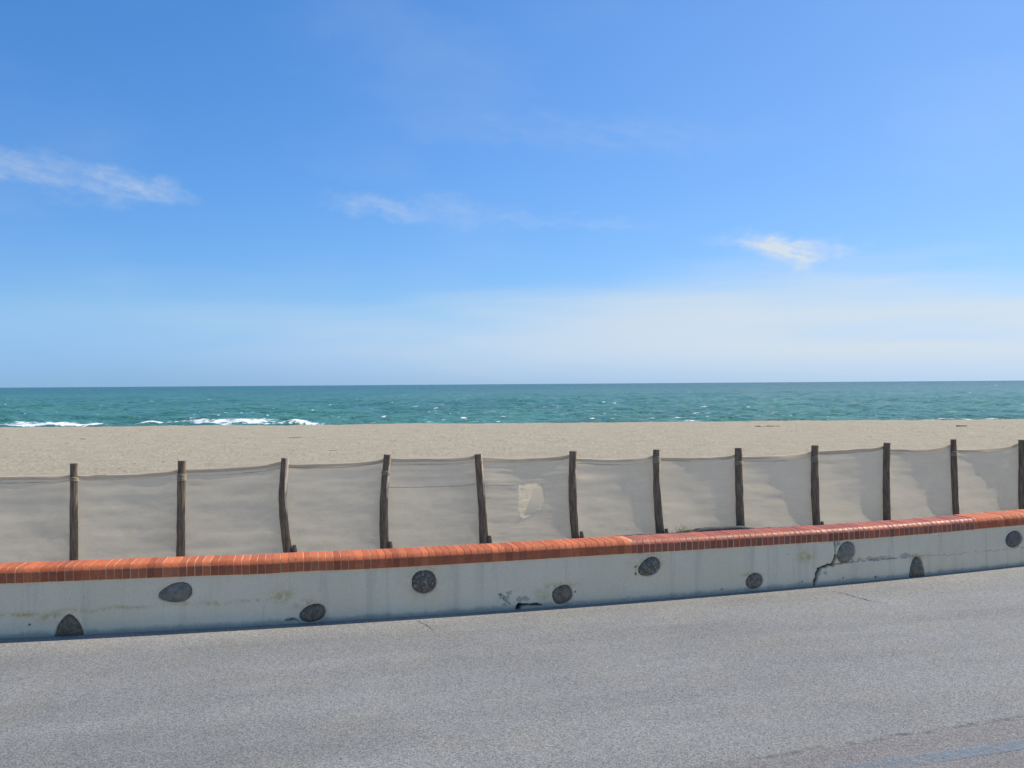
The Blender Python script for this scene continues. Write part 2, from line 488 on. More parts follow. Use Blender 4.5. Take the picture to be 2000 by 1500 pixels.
def poly_radial(pts, n=180):
    """polar radius table of a star-shaped outline"""
    pts = np.asarray(pts); pts = np.vstack([pts, pts[:1]])
    q = np.concatenate([np.linspace(pts[i], pts[i + 1], 24, endpoint=False) for i in range(len(pts) - 1)])
    th = np.arctan2(q[:, 1], q[:, 0]); o = np.argsort(th); th, r = th[o], np.hypot(q[:, 0], q[:, 1])[o]
    g = np.linspace(-np.pi, np.pi, n, endpoint=False)
    return g, np.interp(g, np.concatenate([th - 2 * np.pi, th, th + 2 * np.pi]), np.concatenate([r, r, r]))


def oval(wd, ht, tilt=0, pinch=0.0, pw=2.0):
    th = np.linspace(-np.pi, np.pi, 36, endpoint=False)
    c, s = np.cos(th), np.sin(th)
    x = wd / 2 * np.sign(c) * np.abs(c) ** (2 / pw); y = ht / 2 * np.sign(s) * np.abs(s) ** (2 / pw)
    y = y * (1 + pinch * x / (wd / 2))
    t = R(tilt); return np.stack([x * math.cos(t) - y * math.sin(t), x * math.sin(t) + y * math.cos(t)], -1)


def arch(wd, ht, point=1.5):
    x = np.linspace(-1, 1, 19)
    top = np.stack([x * wd / 2, -ht / 2 + ht * (1 - np.abs(x) ** point) ** .62], -1)[::-1]
    bot = np.stack([np.linspace(-.94, .94, 6) * wd / 2, np.full(6, -ht / 2 - .004)], -1)
    return np.vstack([top, bot])


STONES = [  # s, height, outline, colour, speckle, label
    (-3.668, .080, arch(.212, .176, 1.55), (.13, .11, .085), .25, 'dark brown pointed stone at the foot of the plaster'),
    (-2.850, .306, oval(.262, .150, 9, .30), (.165, .165, .155), .12, 'long blue-grey oval stone set in the plaster'),
    (-1.748, .078, oval(.215, .140, 14, .12), (.125, .108, .092), .3, 'brown tilted stone low in the plaster'),
    (-.800, .294, oval(.208, .192, 0, 0, 2.2), (.115, .105, .09), .75, 'round dark speckled stone'),
    (.455, .106, oval(.182, .155, 20, .0, 2.6), (.150, .135, .120), .15, 'small brown-grey stone in a yellow stain'),
    (1.306, .304, oval(.225, .155, 22, .15), (.12, .115, .10), .8, 'dark tilted stone with pale veins'),
    (2.409, .098, oval(.180, .145, 8, 0), (.15, .135, .11), .5, 'small round grey stone'),
    (3.465, .306, oval(.225, .185, 48, .05), (.19, .185, .165), .3, 'blue-grey tilted oval stone beside the crack'),
    (4.347, .100, arch(.190, .205, 2.2), (.135, .13, .112), .5, 'dark arched stone at the foot of the plaster'),
    (5.700, .294, oval(.240, .172, 5, 0), (.13, .128, .12), .15, 'dark blue-grey round stone'),
    (-4.65, .30, oval(.21, .16, 12, .1), (.12, .12, .118), .3, 'grey oval stone'),
    (6.55, .10, oval(.22, .16, -10, .1), (.12, .115, .105), .3, 'brown-grey oval stone'),
    (7.45, .30, oval(.22, .16, 16, .1), (.11, .12, .125), .3, 'grey-blue oval stone'),
]
CRACKS = [  # polyline in (s, height), width, depth
    ([(3.086, -.01), (3.11, .082), (3.117, .132), (3.183, .177), (3.298, .192)], .010, .045),
    ([(3.298, .192), (3.451, .202), (3.70, .208), (3.954, .208), (4.10, .205)], .0034, .014),
    ([(4.10, .205), (4.281, .212), (4.415, .21), (4.756, .197), (5.775, .195), (6.3, .21)], .0012, .004),
    ([(3.336, .44), (3.334, .36), (3.338, .278)], .0035, .02), ([(3.338, .278), (3.325, .24), (3.300, .194)], .010, .05),
    ([(.042, -.01), (.047, .03)], .016, .06), ([(.04, .036), (.137, .045), (.256, .023)], .0085, .05),
    ([(-.13, .148), (-.089, .132), (-.079, .091), (-.038, .047)], .0035, .012),
    ([(-1.98, .031), (-1.86, .029)], .004, .015), ([(-.07, .158), (-.01, .163)], .003, .01),
    ([(-5.2, .44), (-5.17, .3), (-5.22, .1), (-5.2, -.01)], .004, .02),
]
HOLES = [(.581, .121, .011), (1.172, .308, .007), (1.172, .251, .009), (3.831, .039, .012), (3.437, .048, .009), (-3.97, .10, .008), (2.95, .06, .008), (2.05, .05, .007)]
FLAKES = [(-.08, .095, .05, .07), (.10, .085, .09, .035), (-.05, .15, .05, .02), (3.14, .15, .05, .06), (3.22, .12, .05, .035), (3.37, .40, .05, .03), (3.78, .225, .30, .018), (4.22, .225, .09, .03), (3.3, .43, .12, .012), (-1.93, .035, .07, .014)]
OCHRE = [(-4.034, .178, .18, .02), (-3.80, .15, .10, .05), (-3.52, .199, .24, .016), (-3.2, .207, .16, .014), (-2.617, .21, .25, .018), (-2.2, .213, .16, .014), (-1.80, .155, .12, .035), (.43, .19, .16, .03), (.27, .13, .06, .05), (-.8, .3, .14, .12), (1.29, .33, .15, .09), (2.38, .16, .12, .02), (4.34, .20, .13, .03), (-2.0, .24, .1, .06), (3.0, .3, .1, .06)]

sv = np.sort(np.concatenate([np.arange(-5.4, 7.3, .0072), np.linspace(-22, -5.41, 90), np.linspace(7.31, 24, 90)]))
hv = np.concatenate([[-.06, -.03], np.linspace(-.01, .44, 68)])
Hh, Sg = np.meshgrid(hv, sv, indexing='ij')
disp = .0035 * fbm(Sg * 2.2, Hh * 2.2, 3, 3) + .0016 * fbm(Sg * 11, Hh * 11, 3, 8)
crk = np.zeros_like(Sg)
ws = Sg + .015 * fbm(Sg * 22, Hh * 22, 3, 12); wh = Hh + .015 * fbm(Sg * 22, Hh * 22, 3, 18)
for pl, wd, dp in CRACKS:
    pl = np.array(pl); lo, hi = pl[:, 0].min() - .06, pl[:, 0].max() + .06
    c0, c1 = np.searchsorted(sv, [lo, hi]); a = ws[:, c0:c1]; bq = wh[:, c0:c1]
    best = np.full(a.shape, 9.)
    for i in range(len(pl) - 1):
        d = pl[i + 1] - pl[i]; tt = np.clip(((a - pl[i, 0]) * d[0] + (bq - pl[i, 1]) * d[1]) / (d @ d), 0, 1)
        best = np.minimum(best, np.hypot(a - pl[i, 0] - tt * d[0], bq - pl[i, 1] - tt * d[1]))
    wloc = wd * np.clip(1 + 1.5 * fbm(Sg[:, c0:c1] * 14, Hh[:, c0:c1] * 14, 3, 5), .15, 2.2)
    kk = 1 - sstep(best, wloc * .5, wloc * 1.3 + .002)
    disp[:, c0:c1] -= dp * kk; crk[:, c0:c1] = np.maximum(crk[:, c0:c1], kk * min(1.0, .25 + dp / .04))
for (a, bq, r) in HOLES:
    kk = 1 - sstep(np.hypot(ws - a, wh - bq), r * .6, r * 1.3); disp -= .02 * kk; crk = np.maximum(crk, kk)
flk = np.zeros_like(Sg); och = np.zeros_like(Sg)
ragn = fbm(Sg * 24, Hh * 24, 3, 44)
for (a, bq, ra, rb) in FLAKES:
    r = np.hypot((Sg - a) / ra, (Hh - bq) / rb) + .9 * ragn
    kk = 1 - sstep(r, .55, .75); flk = np.maximum(flk, kk)
disp -= .006 * flk
for (a, bq, ra, rb) in OCHRE:
    r = np.hypot((Sg - a) / ra, (Hh - bq - .015 * fbm(Sg * 6, Hh * 0, 2, 66)) / rb)
    och = np.maximum(och, np.exp(-r ** 2))
for (a, bq, ol, c, sp, lab) in STONES:
    g, rt = poly_radial(ol)
    ds_, dh = Sg - a, Hh - bq
    near = (np.abs(ds_) < .25)
    rad = np.interp(np.arctan2(dh, ds_), g, rt, period=2 * np.pi); q = np.hypot(ds_, dh) / rad
    kk = np.where(near, 1 - sstep(q, 1.0, 1.035 + .03 * ragn), 0); disp -= .020 * kk; crk = np.maximum(crk, .35 * np.where(near, kk * (q > .9), 0))
    lip = np.where(near, np.exp(-((q - 1.2) / .12) ** 2), 0); disp += .007 * lip * (1 + ragn)
bx, by, ba = wall_pt(Sg, 0); bx = bx + np.sin(ba) * disp; by = by - np.cos(ba) * disp
P = np.stack([bx, by, Hh], -1) - np.array(WP)
grid_obj('plaster_face', P, M_PLASTER, wall, attrs={'crack': crk, 'flake': flk, 'ochre': och})
# core: top under the coping and back face
sc = np.linspace(-22, 24, 185)
prof = [(.12, -.06), (.12, .43), (.245, .43), (.245, -.06)]
P = np.stack([np.stack([*wall_pt(sc, bk)[:2], np.full_like(sc, z)], -1) for bk, z in prof], 0) - np.array(WP)
o = grid_obj('core', P, M_PLASTER, wall, smooth=False, attrs={k: np.zeros(P.shape[:2]) for k in ('crack', 'flake', 'ochre')})

for i, (a, bq, ol, c, sp, lab) in enumerate(STONES):
    g, rt = poly_radial(ol, 26); rt = rt * (1 + .05 * fbm(np.cos(g) * 1.6 + 7 * i, np.sin(g) * 1.6, 3, 60 + i))
    V = []; n = len(g)
    for sc_, dpt in ((1.0, -.028), (1.0, -.004), (.93, .008), (.72, .018), (.42, .023)):
        for k in range(n):
            j = 1 + .03 * math.sin(5.1 * k + i)
            xx, hh = rt[k] * sc_ * j * math.cos(g[k]), rt[k] * sc_ * j * math.sin(g[k])
            dd = dpt + (.008 * float(fbm(np.array(xx * 26.), np.array(hh * 26.), 2, 100 + i)) if dpt > 0 else 0)
            V.append((xx, -dd, hh))
    V.append((0, -.024, 0))
    Fc = [(r * n + k, r * n + (k + 1) % n, (r + 1) * n + (k + 1) % n, (r + 1) * n + k) for r in range(4) for k in range(n)]
    Fc += [(4 * n + k, 4 * n + (k + 1) % n, 5 * n) for k in range(n)]
    st = mesh_obj('stone', V, Fc, make_stone('stone_%d' % i, c, sp), wall, smooth=True)
    x, y, an = wall_pt(a, .002)
    st.location = Vector((float(x), float(y), bq)) - WP; st.rotation_euler.z = float(an); st['label'] = lab

# coping bricks: rowlock with a rounded front edge
def brick_mesh(name, wdt, mat, seed):
    rs = np.random.default_rng(seed)
    rad = .040
    pf = [(0, 0), (0, .073), (.0035, .082), (.020, .1025), (.038, .1135), (.058, CAP_H), (CAP_D, CAP_H), (CAP_D, 0)]
    V = []
    for xx in (-.5, .5):
        skew = rs.normal(0, .0005)
        for (yy, zz) in pf: V.append((xx * wdt, yy + skew, zz + rs.normal(0, .0005)))
    n = len(pf)
    Fc = [(k, (k + 1) % n, n + (k + 1) % n, n + k) for k in range(n)]
    Fc += [tuple(range(n))[::-1], tuple(n + k for k in range(n))]
    me = bpy.data.meshes.new(name); me.from_pydata(V, [], Fc); me.materials.append(mat)
    me.polygons.foreach_set('use_smooth', [True] * len(me.polygons)); me.set_sharp_from_angle(angle=R(50)); me.update()
    return me


PITCH = .0625
VAR_A = [brick_mesh('brick', PITCH - .0072 + .0012 * (k % 3), M_BRICK_A, k) for k in range(5)]
VAR_B = [brick_mesh('brick', PITCH - .0105 + .0015 * (k % 2), M_BRICK_B, 20 + k) for k in range(5)]
def in_b(s): return 1.147 < s < 5.143
def cap_dz(s): return .004 * math.sin(s * 1.3) + .005 * math.exp(-((s + 2.0) / .5) ** 2) * math.sin((s + 2.0) * 6) - (.003 if in_b(s) else 0)
n_b = 0; s = -7.6; rest = []
while s < 10.6:
    var = VAR_B if in_b(s) else VAR_A
    me = random.choice(var)
    jit = 1.0 if in_b(s) else .6
    x, y, an = wall_pt(s + random.uniform(-.0015, .0015), -LIP + random.gauss(0, .0006) * jit)
    br = bpy.data.objects.new('brick', me); C.objects.link(br); br.parent = wall
    br.location = Vector((float(x), float(y), CAP_Z + cap_dz(s) + random.gauss(0, .0006) * jit)) - WP
    br.rotation_euler = (random.gauss(0, .002), random.gauss(0, .006), float(an) + random.gauss(0, .006))
    s += PITCH; n_b += 1
# the coping beyond the picture, joined
V = []; Fc = []
for s in list(np.arange(-21.9, -7.63, PITCH)) + list(np.arange(10.63, 23.9, PITCH)):
    me = VAR_A[0]; x, y, an = wall_pt(s, -LIP); base = len(V)
    mtx = Matrix.Translation(Vector((float(x), float(y), CAP_Z)) - WP) @ Matrix.Rotation(float(an), 4, 'Z')
    V += [tuple(mtx @ v.co) for v in me.vertices]; Fc += [tuple(base + i for i in p.vertices) for p in me.polygons]
tag(mesh_obj('coping_bricks', V, Fc, M_BRICK_A, wall), kind='stuff')
# mortar between and under them
pf = [(.0025, .0), (.0025, .072), (.006, .080), (.022, .100), (.040, .111), (.060, CAP_H - .0025), (CAP_D - .004, CAP_H - .0025), (CAP_D - .004, .0), (.0025, .0)]
sc = np.arange(-21.9, 23.9, .03)
dzv = np.array([cap_dz(q) for q in sc])
P = np.stack([np.stack([*wall_pt(sc, -LIP + bk)[:2], CAP_Z + dzv + z], -1) for bk, z in pf], 0) - np.array(WP)
tint = np.where((sc > 1.14) & (sc < 5.15), 0.0, np.where((sc > -1.2) & (sc <= 1.14), .85, .12 + .35 * fbm(sc * 2.0, sc * 0, 2, 9)))
tint = np.where(sc > 5.15, .8, tint)
grid_obj('mortar', P, M_MORTAR, wall, smooth=False, attrs={'tint': np.repeat(tint[None], len(pf), 0)})

# ------------------------------------------------------------------ road marking, cracks
def make_paint():
    m, s, b, out = material('worn_blue_paint')
    p = pos(s)
    n1 = s.noise(p, 120, 3, .7); n2 = s.noise(p, 7, 4, .65)
    a = s.smooth(s.math('ADD', s.math('MULTIPLY', n1, .75), s.math('MULTIPLY', n2, .6)), .56, .82, .03, .55)
    b.inputs['Base Color'].default_value = (.20, .31, .41, 1); b.inputs['Roughness'].default_value = .7
    tr = s.n('ShaderNodeBsdfTransparent'); ms = s.n('ShaderNodeMixShader')
    fade = s.math('MULTIPLY', a, s.smooth(s.sep(p)[0], 1.35, 2.6, .45, 1.0))
    s.link(fade, ms.inputs[0]); s.link(tr.outputs[0], ms.inputs[1]); s.link(b.outputs[0], ms.inputs[2]); s.link(ms.outputs[0], out.inputs[0])
    return m


M_PAINT = make_paint()
def stripe(name, x0, y0, x1, y1, wd, n=40, z=.004, mat=M_PAINT, wob=.006):
    V = []; Fc = []
    d = Vector((x1 - x0, y1 - y0)).normalized(); nrm = Vector((-d.y, d.x))
    for i in range(n + 1):
        t = i / n; p = Vector((x0, y0)).lerp(Vector((x1, y1)), t)
        for sg in (-.5, .5):
            q = p + nrm * (sg * wd + random.uniform(-wob, wob)); V.append((q.x, q.y, z))
    for i in range(n): Fc.append((2 * i, 2 * i + 2, 2 * i + 3, 2 * i + 1))
    return mesh_obj(name, V, Fc, mat)


tag(stripe('blue_parking_line', 1.0, 4.83, 9.0, 7.37, .115), 'worn pale blue painted line across the asphalt corner', 'road marking')
mk = material('crack_dark'); mk[2].inputs['Base Color'].default_value = (.10, .097, .09, 1); mk[2].inputs['Roughness'].default_value = .95
def road_crack(pts, wd, label):
    pts = [Vector(p) for p in pts]; V = []; Fc = []; k = 0
    dense = []
    for a, b_ in zip(pts[:-1], pts[1:]):
        for i in range(8): dense.append(a.lerp(b_, i / 8))
    dense.append(pts[-1])
    for i, p in enumerate(dense):
        d = (dense[min(i + 1, len(dense) - 1)] - dense[max(i - 1, 0)]).normalized(); nr = Vector((-d.y, d.x))
        p = p + nr * random.gauss(0, .006); ww = wd * random.uniform(.3, 1.0) * (1 - abs(2 * i / (len(dense) - 1) - 1) ** 3)
        V += [(p.x + nr.x * ww, p.y + nr.y * ww, .004), (p.x - nr.x * ww, p.y - nr.y * ww, .004)]
    for i in range(len(dense) - 1): Fc.append((2 * i, 2 * i + 1, 2 * i + 3, 2 * i + 2))
    return tag(mesh_obj('pavement_crack', V, Fc, mk[0]), label, 'crack', kind=None)


road_crack([(-.83, 8.36), (-.74, 8.2), (-.64, 7.99)], .006, 'short hairline crack in the asphalt near the middle of the wall')
road_crack([(3.03, 9.43), (3.12, 9.27), (3.23, 9.0), (3.36, 8.82)], .007, 'hairline crack in the asphalt below the cracked plaster at right')

# ------------------------------------------------------------------ windbreak fence
def make_wood():
    m, s, b, out = material('weathered_wood')
    p = pos(s); tcn = s.n('ShaderNodeTexCoord')
    g = s.noise(s.vscale(tcn.outputs['Object'], (55, 55, 5)), 1.0, 6, .65); k = s.noise(tcn.outputs['Object'], 9, 4, .6)
    col = s.mix(s.smooth(g, .35, .68), (.14, .102, .068), (.31, .232, .155))
    col = s.mix(s.math('MULTIPLY', s.smooth(k, .5, .72), .35), col, (.17, .15, .125))
    bare_lit = s.smooth(s.math('ADD', attr(s, 'bare_lit'), s.math('MULTIPLY', s.math('SUBTRACT', s.noise(s.vscale(tcn.outputs['Object'], (30, 30, 7)), 1.0, 4, .65), .5), 1.0)), .42, .6)
    col = s.mix(bare_lit, col, (.66, .54, .39))  # pale stripped wood, also carrying the sunlit strip as colour
    s.link(col, b.inputs['Base Color']); b.inputs['Roughness'].default_value = .9; b.inputs['Specular IOR Level'].default_value = .2
    bump(s, b, s.math('ADD', g, k), .8, .012)
    return m


def make_fabric(name, c, transp=.24):
    m, s, b, out = material(name)
    p = pos(s)
    st = s.noise(s.vscale(p, (1.6, 1.6, 9)), 1.0, 5, .6); big = s.noise(p, 1.2, 4, .6); wv = s.noise(s.vscale(p, (60, 60, 260)), 1.0, 2)
    k = s.math('MULTIPLY', s.lin(st, .3, .7, .95, 1.04), s.lin(big, .3, .7, .94, 1.05)); k = s.math('MULTIPLY', k, s.lin(wv, .3, .7, .95, 1.05))
    col = s.mix(1.0, c, s.xyz(k, k, k), 'MULTIPLY')
    d = s.n('ShaderNodeBsdfDiffuse'); tl = s.n('ShaderNodeBsdfTranslucent'); tr = s.n('ShaderNodeBsdfTransparent')
    s.link(col, d.inputs[0]); s.link(col, tl.inputs[0])
    m1 = s.n('ShaderNodeMixShader'); m1.inputs[0].default_value = .5; s.link(d.outputs[0], m1.inputs[1]); s.link(tl.outputs[0], m1.inputs[2])
    m2 = s.n('ShaderNodeMixShader'); m2.inputs[0].default_value = transp; s.link(m1.outputs[0], m2.inputs[1]); s.link(tr.outputs[0], m2.inputs[2])
    nd = s.n('ShaderNodeBump'); nd.inputs['Strength'].default_value = .16; nd.inputs['Distance'].default_value = .03; s.link(st, nd.inputs['Height'])
    s.link(nd.outputs[0], d.inputs['Normal']); s.link(nd.outputs[0], tl.inputs['Normal'])
    s.link(m2.outputs[0], out.inputs[0])
    return m


def plain(name, c, rough=.8, var=.15, sc=20):
    m, s, b, out = material(name)
    k = s.lin(s.noise(pos(s), sc, 4, .65), .3, .7, 1 - var, 1 + var)
    s.link(s.mix(1.0, c, s.xyz(k, k, k), 'MULTIPLY'), b.inputs['Base Color']); b.inputs['Roughness'].default_value = rough
    return m


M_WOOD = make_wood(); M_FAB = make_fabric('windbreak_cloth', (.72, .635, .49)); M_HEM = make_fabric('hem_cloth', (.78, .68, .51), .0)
M_CORD = plain('tie_cord', (.46, .38, .28), .8); M_ROLL = plain('dark_cloth', (.10, .105, .095), .9)

fence = tag(empty('windbreak_fence', (0, 12.02, 0)), 'beach windbreak of grey cloth on weathered wooden posts behind the wall', 'fence')
FP = Vector(fence.location)
# X, Y, lean of top, top height, mid-height sideways bow, radius bottom/top, amount of stripped wood and painted sunlit side
POSTS = [(-5.92, 10.53, .01, 1.16, .0, .046, .040, .1), (-4.833, 10.802, .019, 1.162, .004, .046, .039, .15), (-3.744, 11.076, .019, 1.161, .0, .048, .043, .2), (-2.588, 11.368, -.04, 1.160, -.045, .054, .044, .95),
         (-1.516, 11.638, .038, 1.174, -.030, .052, .046, .55), (-.349, 11.932, -.067, 1.152, .004, .054, .044, .5), (.782, 12.217, -.031, 1.162, -.022, .053, .047, .4), (1.879, 12.494, -.051, 1.155, -.020, .054, .042, .55),
         (2.957, 12.765, -.026, 1.149, -.006, .056, .046, .25), (4.024, 13.034, -.013, 1.158, -.014, .054, .047, .3), (5.053, 13.293, .014, 1.169, -.010, .051, .043, .1), (6.115, 13.561, -.035, 1.195, .0, .046, .041, .15),
         (7.163, 13.825, -.008, 1.166, .0, .046, .044, .2), (8.22, 14.09, .02, 1.17, .01, .048, .043, .2), (9.28, 14.36, -.02, 1.16, .0, .048, .043, .2), (-7.0, 10.26, -.02, 1.17, .0, .048, .042, .2)]
POSTS.sort()
TOPS = {-5: None}
def post_x(p, h):
    t = max(0, min(1, h / p[3])); return p[0] + p[2] * t + p[4] * math.sin(math.pi * t)


for i, p in enumerate(POSTS):
    hs = np.linspace(-.15, p[3], 15); path = []; rad_ = []
    for k, h in enumerate(hs):
        path.append((post_x(p, h) - p[0], .010 * math.sin(3.1 * h + i), h)); rad_.append((p[5] + (p[6] - p[5]) * max(0, h / p[3])) * (1 + .045 * math.sin(7 * h + 2.3 * i) + random.uniform(-.04, .04)))
    V, Fc = tube(path, rad_, 14, .05, i)
    bare_lit = []
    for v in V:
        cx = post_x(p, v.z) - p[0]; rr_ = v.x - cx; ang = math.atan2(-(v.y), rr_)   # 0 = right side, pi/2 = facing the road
        bare_lit.append(p[7] * math.exp(-((ang - .35) / .75) ** 2) * float(sstep(np.array(v.z), .35, .75)) * 1.25)  # strongest on the upper right: peeled wood with sunlight painted in
    po = mesh_obj('post', V, Fc, M_WOOD, fence, smooth=True, attrs={'bare_lit': bare_lit})
    po.data.set_sharp_from_angle(angle=R(50))
    po.location = Vector((p[0], p[1], 0)) - FP
    # cord wound round the post under its head
    if i in (2, 3, 8, 9, 10, 12) or i % 5 == 0:
        zc = random.uniform(.93, 1.0); turns = random.choice((3, 4, 5)); pts = []
        for k in range(turns * 12):
            th = 2 * math.pi * k / 12; h = zc + .016 * k / 12
            r = (p[5] + (p[6] - p[5]) * h / p[3]) * 1.10
            pts.append((post_x(p, h) - p[0] + r * math.cos(th), .01 * math.sin(3.1 * h + i) + r * math.sin(th), h + .004 * math.sin(3 * th)))
        V, Fc = tube(pts, [.0045] * len(pts), 5)
        mesh_obj('tie', V, Fc, M_CORD, po, smooth=True)

# top edge heights of each cloth bay: left, middle, right
BAYS = [(1.05, 1.03, 1.04), (1.04, 1.033, 1.03), (1.024, 1.024, 1.053), (1.06, 1.068, 1.104), (1.087, 1.085, 1.116), (1.129, 1.115, 1.124), (1.113, 1.086, 1.106), (1.077, 1.045, 1.062),
        (1.055, 1.043, 1.054), (1.034, 1.034, 1.067), (1.074, 1.095, 1.115), (1.09, 1.071, 1.103), (1.059, 1.054, 1.10), (1.09, 1.08, 1.1), (1.09, 1.07, 1.1)]
BULGE = [.04, .04, .05, .04, .055, .05, .07, .085, .095, .105, .10, .115, .115, .1, .1]
HOLE = np.array([(.073, .765), (.20, .772), (.34, .770), (.383, .735), (.387, .60), (.345, .47), (.25, .40), (.16, .355), (.108, .345), (.082, .42), (.065, .496), (.068, .62)])
_t = np.random.default_rng(23)
HOLE = np.concatenate([np.linspace(HOLE[k], HOLE[(k + 1) % len(HOLE)], 4, endpoint=False) for k in range(len(HOLE))])
HOLE = HOLE + _t.normal(0, .0045, HOLE.shape)
def inside(px, pz, poly):
    r = np.zeros(px.shape, bool); j = len(poly) - 1
    for i in range(len(poly)):
        xi, zi = poly[i]; xj, zj = poly[j]
        c = ((zi > pz) != (zj > pz)) & (px < (xj - xi) * (pz - zi) / (zj - zi + 1e-12) + xi); r ^= c; j = i
    return r


FA = math.atan(.252); FN = np.array([math.sin(FA), -math.cos(FA)])   # plan normal pointing to the road
def bay_point(i, a, b):
    """a: 0..1 along the bay, b: 0..1 from the sand to the top edge"""
    p, q = POSTS[i], POSTS[i + 1]
    zl, zm, zr = BAYS[i]
    top = zl * (1 - a) * (1 - 2 * a) + 4 * zm * a * (1 - a) + zr * a * (2 * a - 1)
    top = top + .020 * np.exp(-((1 - a) / .07) ** 2) + .010 * np.exp(-(a / .05) ** 2) + .006 * fbm(a * 5 + i * 3.7, a * 0 + 1.0, 3, i)
    ya = p[1] + (q[1] - p[1]) * a
    xmid = p[0] + (q[0] - p[0]) * a
    bot = .052 + .0095 * np.clip(xmid, -6, 8) - .07
    z = bot + (top - bot) * b
    vx = np.vectorize(post_x, excluded=[0], signature='()->()')
    tl = np.clip(z / p[3], 0, 1); tr_ = np.clip(z / q[3], 0, 1)
    xl = p[0] + p[2] * tl + p[4] * np.sin(np.pi * tl); xr = q[0] + q[2] * tr_ + q[4] * np.sin(np.pi * tr_)
    x = xl + (xr - xl) * a
    B = BULGE[i]
    shape = (4 * a * (1 - a)) ** .85 * (1 + .35 * (a - .5))
    prof = .30 + .70 * np.sin(np.pi * np.clip(b, 0, 1) ** .8) ** .8
    tense = np.exp(-(1 - b) / .22)
    wr_ = .010 * fbm(a * 2.2 + i * 5.1, b * 11 + i, 4, 300 + i) + .017 * tense * fbm(a * 1.5 + i, b * 26, 3, 400 + i) + .012 * fbm(a * 2.5 + 9 * i, b * 3 - i, 2, 500 + i)
    out = B * shape * prof + wr_ * np.clip(12 * a * (1 - a), 0, 1)
    back = .058   # the cloth is fixed to the seaward side of the posts
    return np.stack([x + FN[0] * (out - back), ya + FN[1] * (out - back), z], -1)


for i in range(len(POSTS) - 1):
    na, nb_ = (90, 84) if i == 6 else (52, 40)
    bb, aa = np.meshgrid(np.linspace(0, 1, nb_), np.linspace(0, 1, na), indexing='ij')
    P = bay_point(i, aa, bb)
    keep = None
    if i == 6:
        cen = (P[:-1, :-1] + P[1:, 1:]) / 2
        # snap the cloth's vertices next to the tear onto its outline
        px = cen[..., 0] + .0; keep = ~inside(px, cen[..., 2], HOLE)
        flat = P.reshape(-1, 3); used_hole = np.zeros((nb_, na), bool); used_keep = np.zeros((nb_, na), bool)
        for dr in (0, 1):
            for dc in (0, 1):
                used_hole[dr:nb_ - 1 + dr, dc:na - 1 + dc] |= ~keep; used_keep[dr:nb_ - 1 + dr, dc:na - 1 + dc] |= keep
        rim = used_hole & used_keep
        for r, c in np.argwhere(rim):
            v = P[r, c]; best = None
            for k in range(len(HOLE)):
                a_, b_ = HOLE[k], HOLE[(k + 1) % len(HOLE)]; d = b_ - a_; tt = np.clip(((v[[0, 2]] - a_) @ d) / (d @ d), 0, 1); q = a_ + tt * d
                e = np.hypot(*(q - v[[0, 2]]))
                if best is None or e < best[0]: best = (e, q)
            P[r, c, 0], P[r, c, 2] = best[1]
    cl = grid_obj('cloth', P - np.array(FP), M_FAB, fence, keep=keep)
    if i == 6:
        cl['label'] = 'cloth bay with a torn hole and hanging flap'
        # the flap: still joined along the right of the tear, curling towards the road
        hinge = np.array([(.338, .771), (.384, .736), (.388, .67), (.388, .60), (.366, .52), (.31, .436), (.235, .39)])
        free = np.array([(.300, .764), (.276, .715), (.240, .640), (.208, .570), (.178, .500), (.156, .44), (.140, .382)])
        base_y = np.interp(.3, P[40, :, 0], P[40, :, 1])
        t7 = np.linspace(0, 1, 15); tt0 = np.linspace(0, 1, 7)
        hi = np.stack([np.interp(t7, tt0, hinge[:, k]) for k in (0, 1)], -1); fr = np.stack([np.interp(t7, tt0, free[:, k]) for k in (0, 1)], -1)
        FPt = np.zeros((15, 9, 3))
        for k in range(9):
            f = k / 8; xz = hi * (1 - f) + fr * f
            FPt[:, k, 0] = xz[:, 0]; FPt[:, k, 2] = xz[:, 1]
            FPt[:, k, 1] = base_y + .252 * (xz[:, 0] - .3) + .002 + .28 * (hi[:, 0] - xz[:, 0]) * (1 - .25 * t7)
        grid_obj('flap', FPt - np.array(FP), M_FAB, cl)
    # folded hem along the top edge
    aa = np.linspace(0, 1, 60)
    hb = []
    for k, bq in enumerate((.992, 1.002, .990, .962)):
        Q = bay_point(i, aa, np.full_like(aa, bq)); off = (-.012, .0, .007, .004)[k] + .002 * fbm(aa * 9 + i, aa * 0 + k, 2, 77 + i)
        Q[:, 0] += FN[0] * off; Q[:, 1] += FN[1] * off; hb.append(Q)
    grid_obj('hem', np.stack(hb, 0)[::-1] - np.array(FP), M_HEM, fence)
    aa = np.linspace(.0, 1, 30); Q = bay_point(i, aa, np.full_like(aa, .965 - .02 * (i % 2))); sag = .012 * np.sin(np.pi * aa)
    pts = [(q[0] + FN[0] * .012 - FP.x, q[1] + FN[1] * .012 - FP.y, q[2] - s_ ) for q, s_ in zip(Q, sag)]
    V, Fc = tube(pts, [.0035] * len(pts), 5); mesh_obj('cord', V, Fc, M_CORD, fence, smooth=True)
    if i in (5, 6):   # a second cord half-way up these two bays
        aa = np.linspace(0, .62 if i == 6 else 1, 30) if i == 5 else np.linspace(0, .36, 20)
        Q = bay_point(i, aa, np.full_like(aa, .70)); pts = [(q[0] + FN[0] * .01 - FP.x, q[1] + FN[1] * .01 - FP.y, q[2]) for q in Q]
        V, Fc = tube(pts, [.003] * len(pts), 5); mesh_obj('cord', V, Fc, M_CORD, fence, smooth=True)

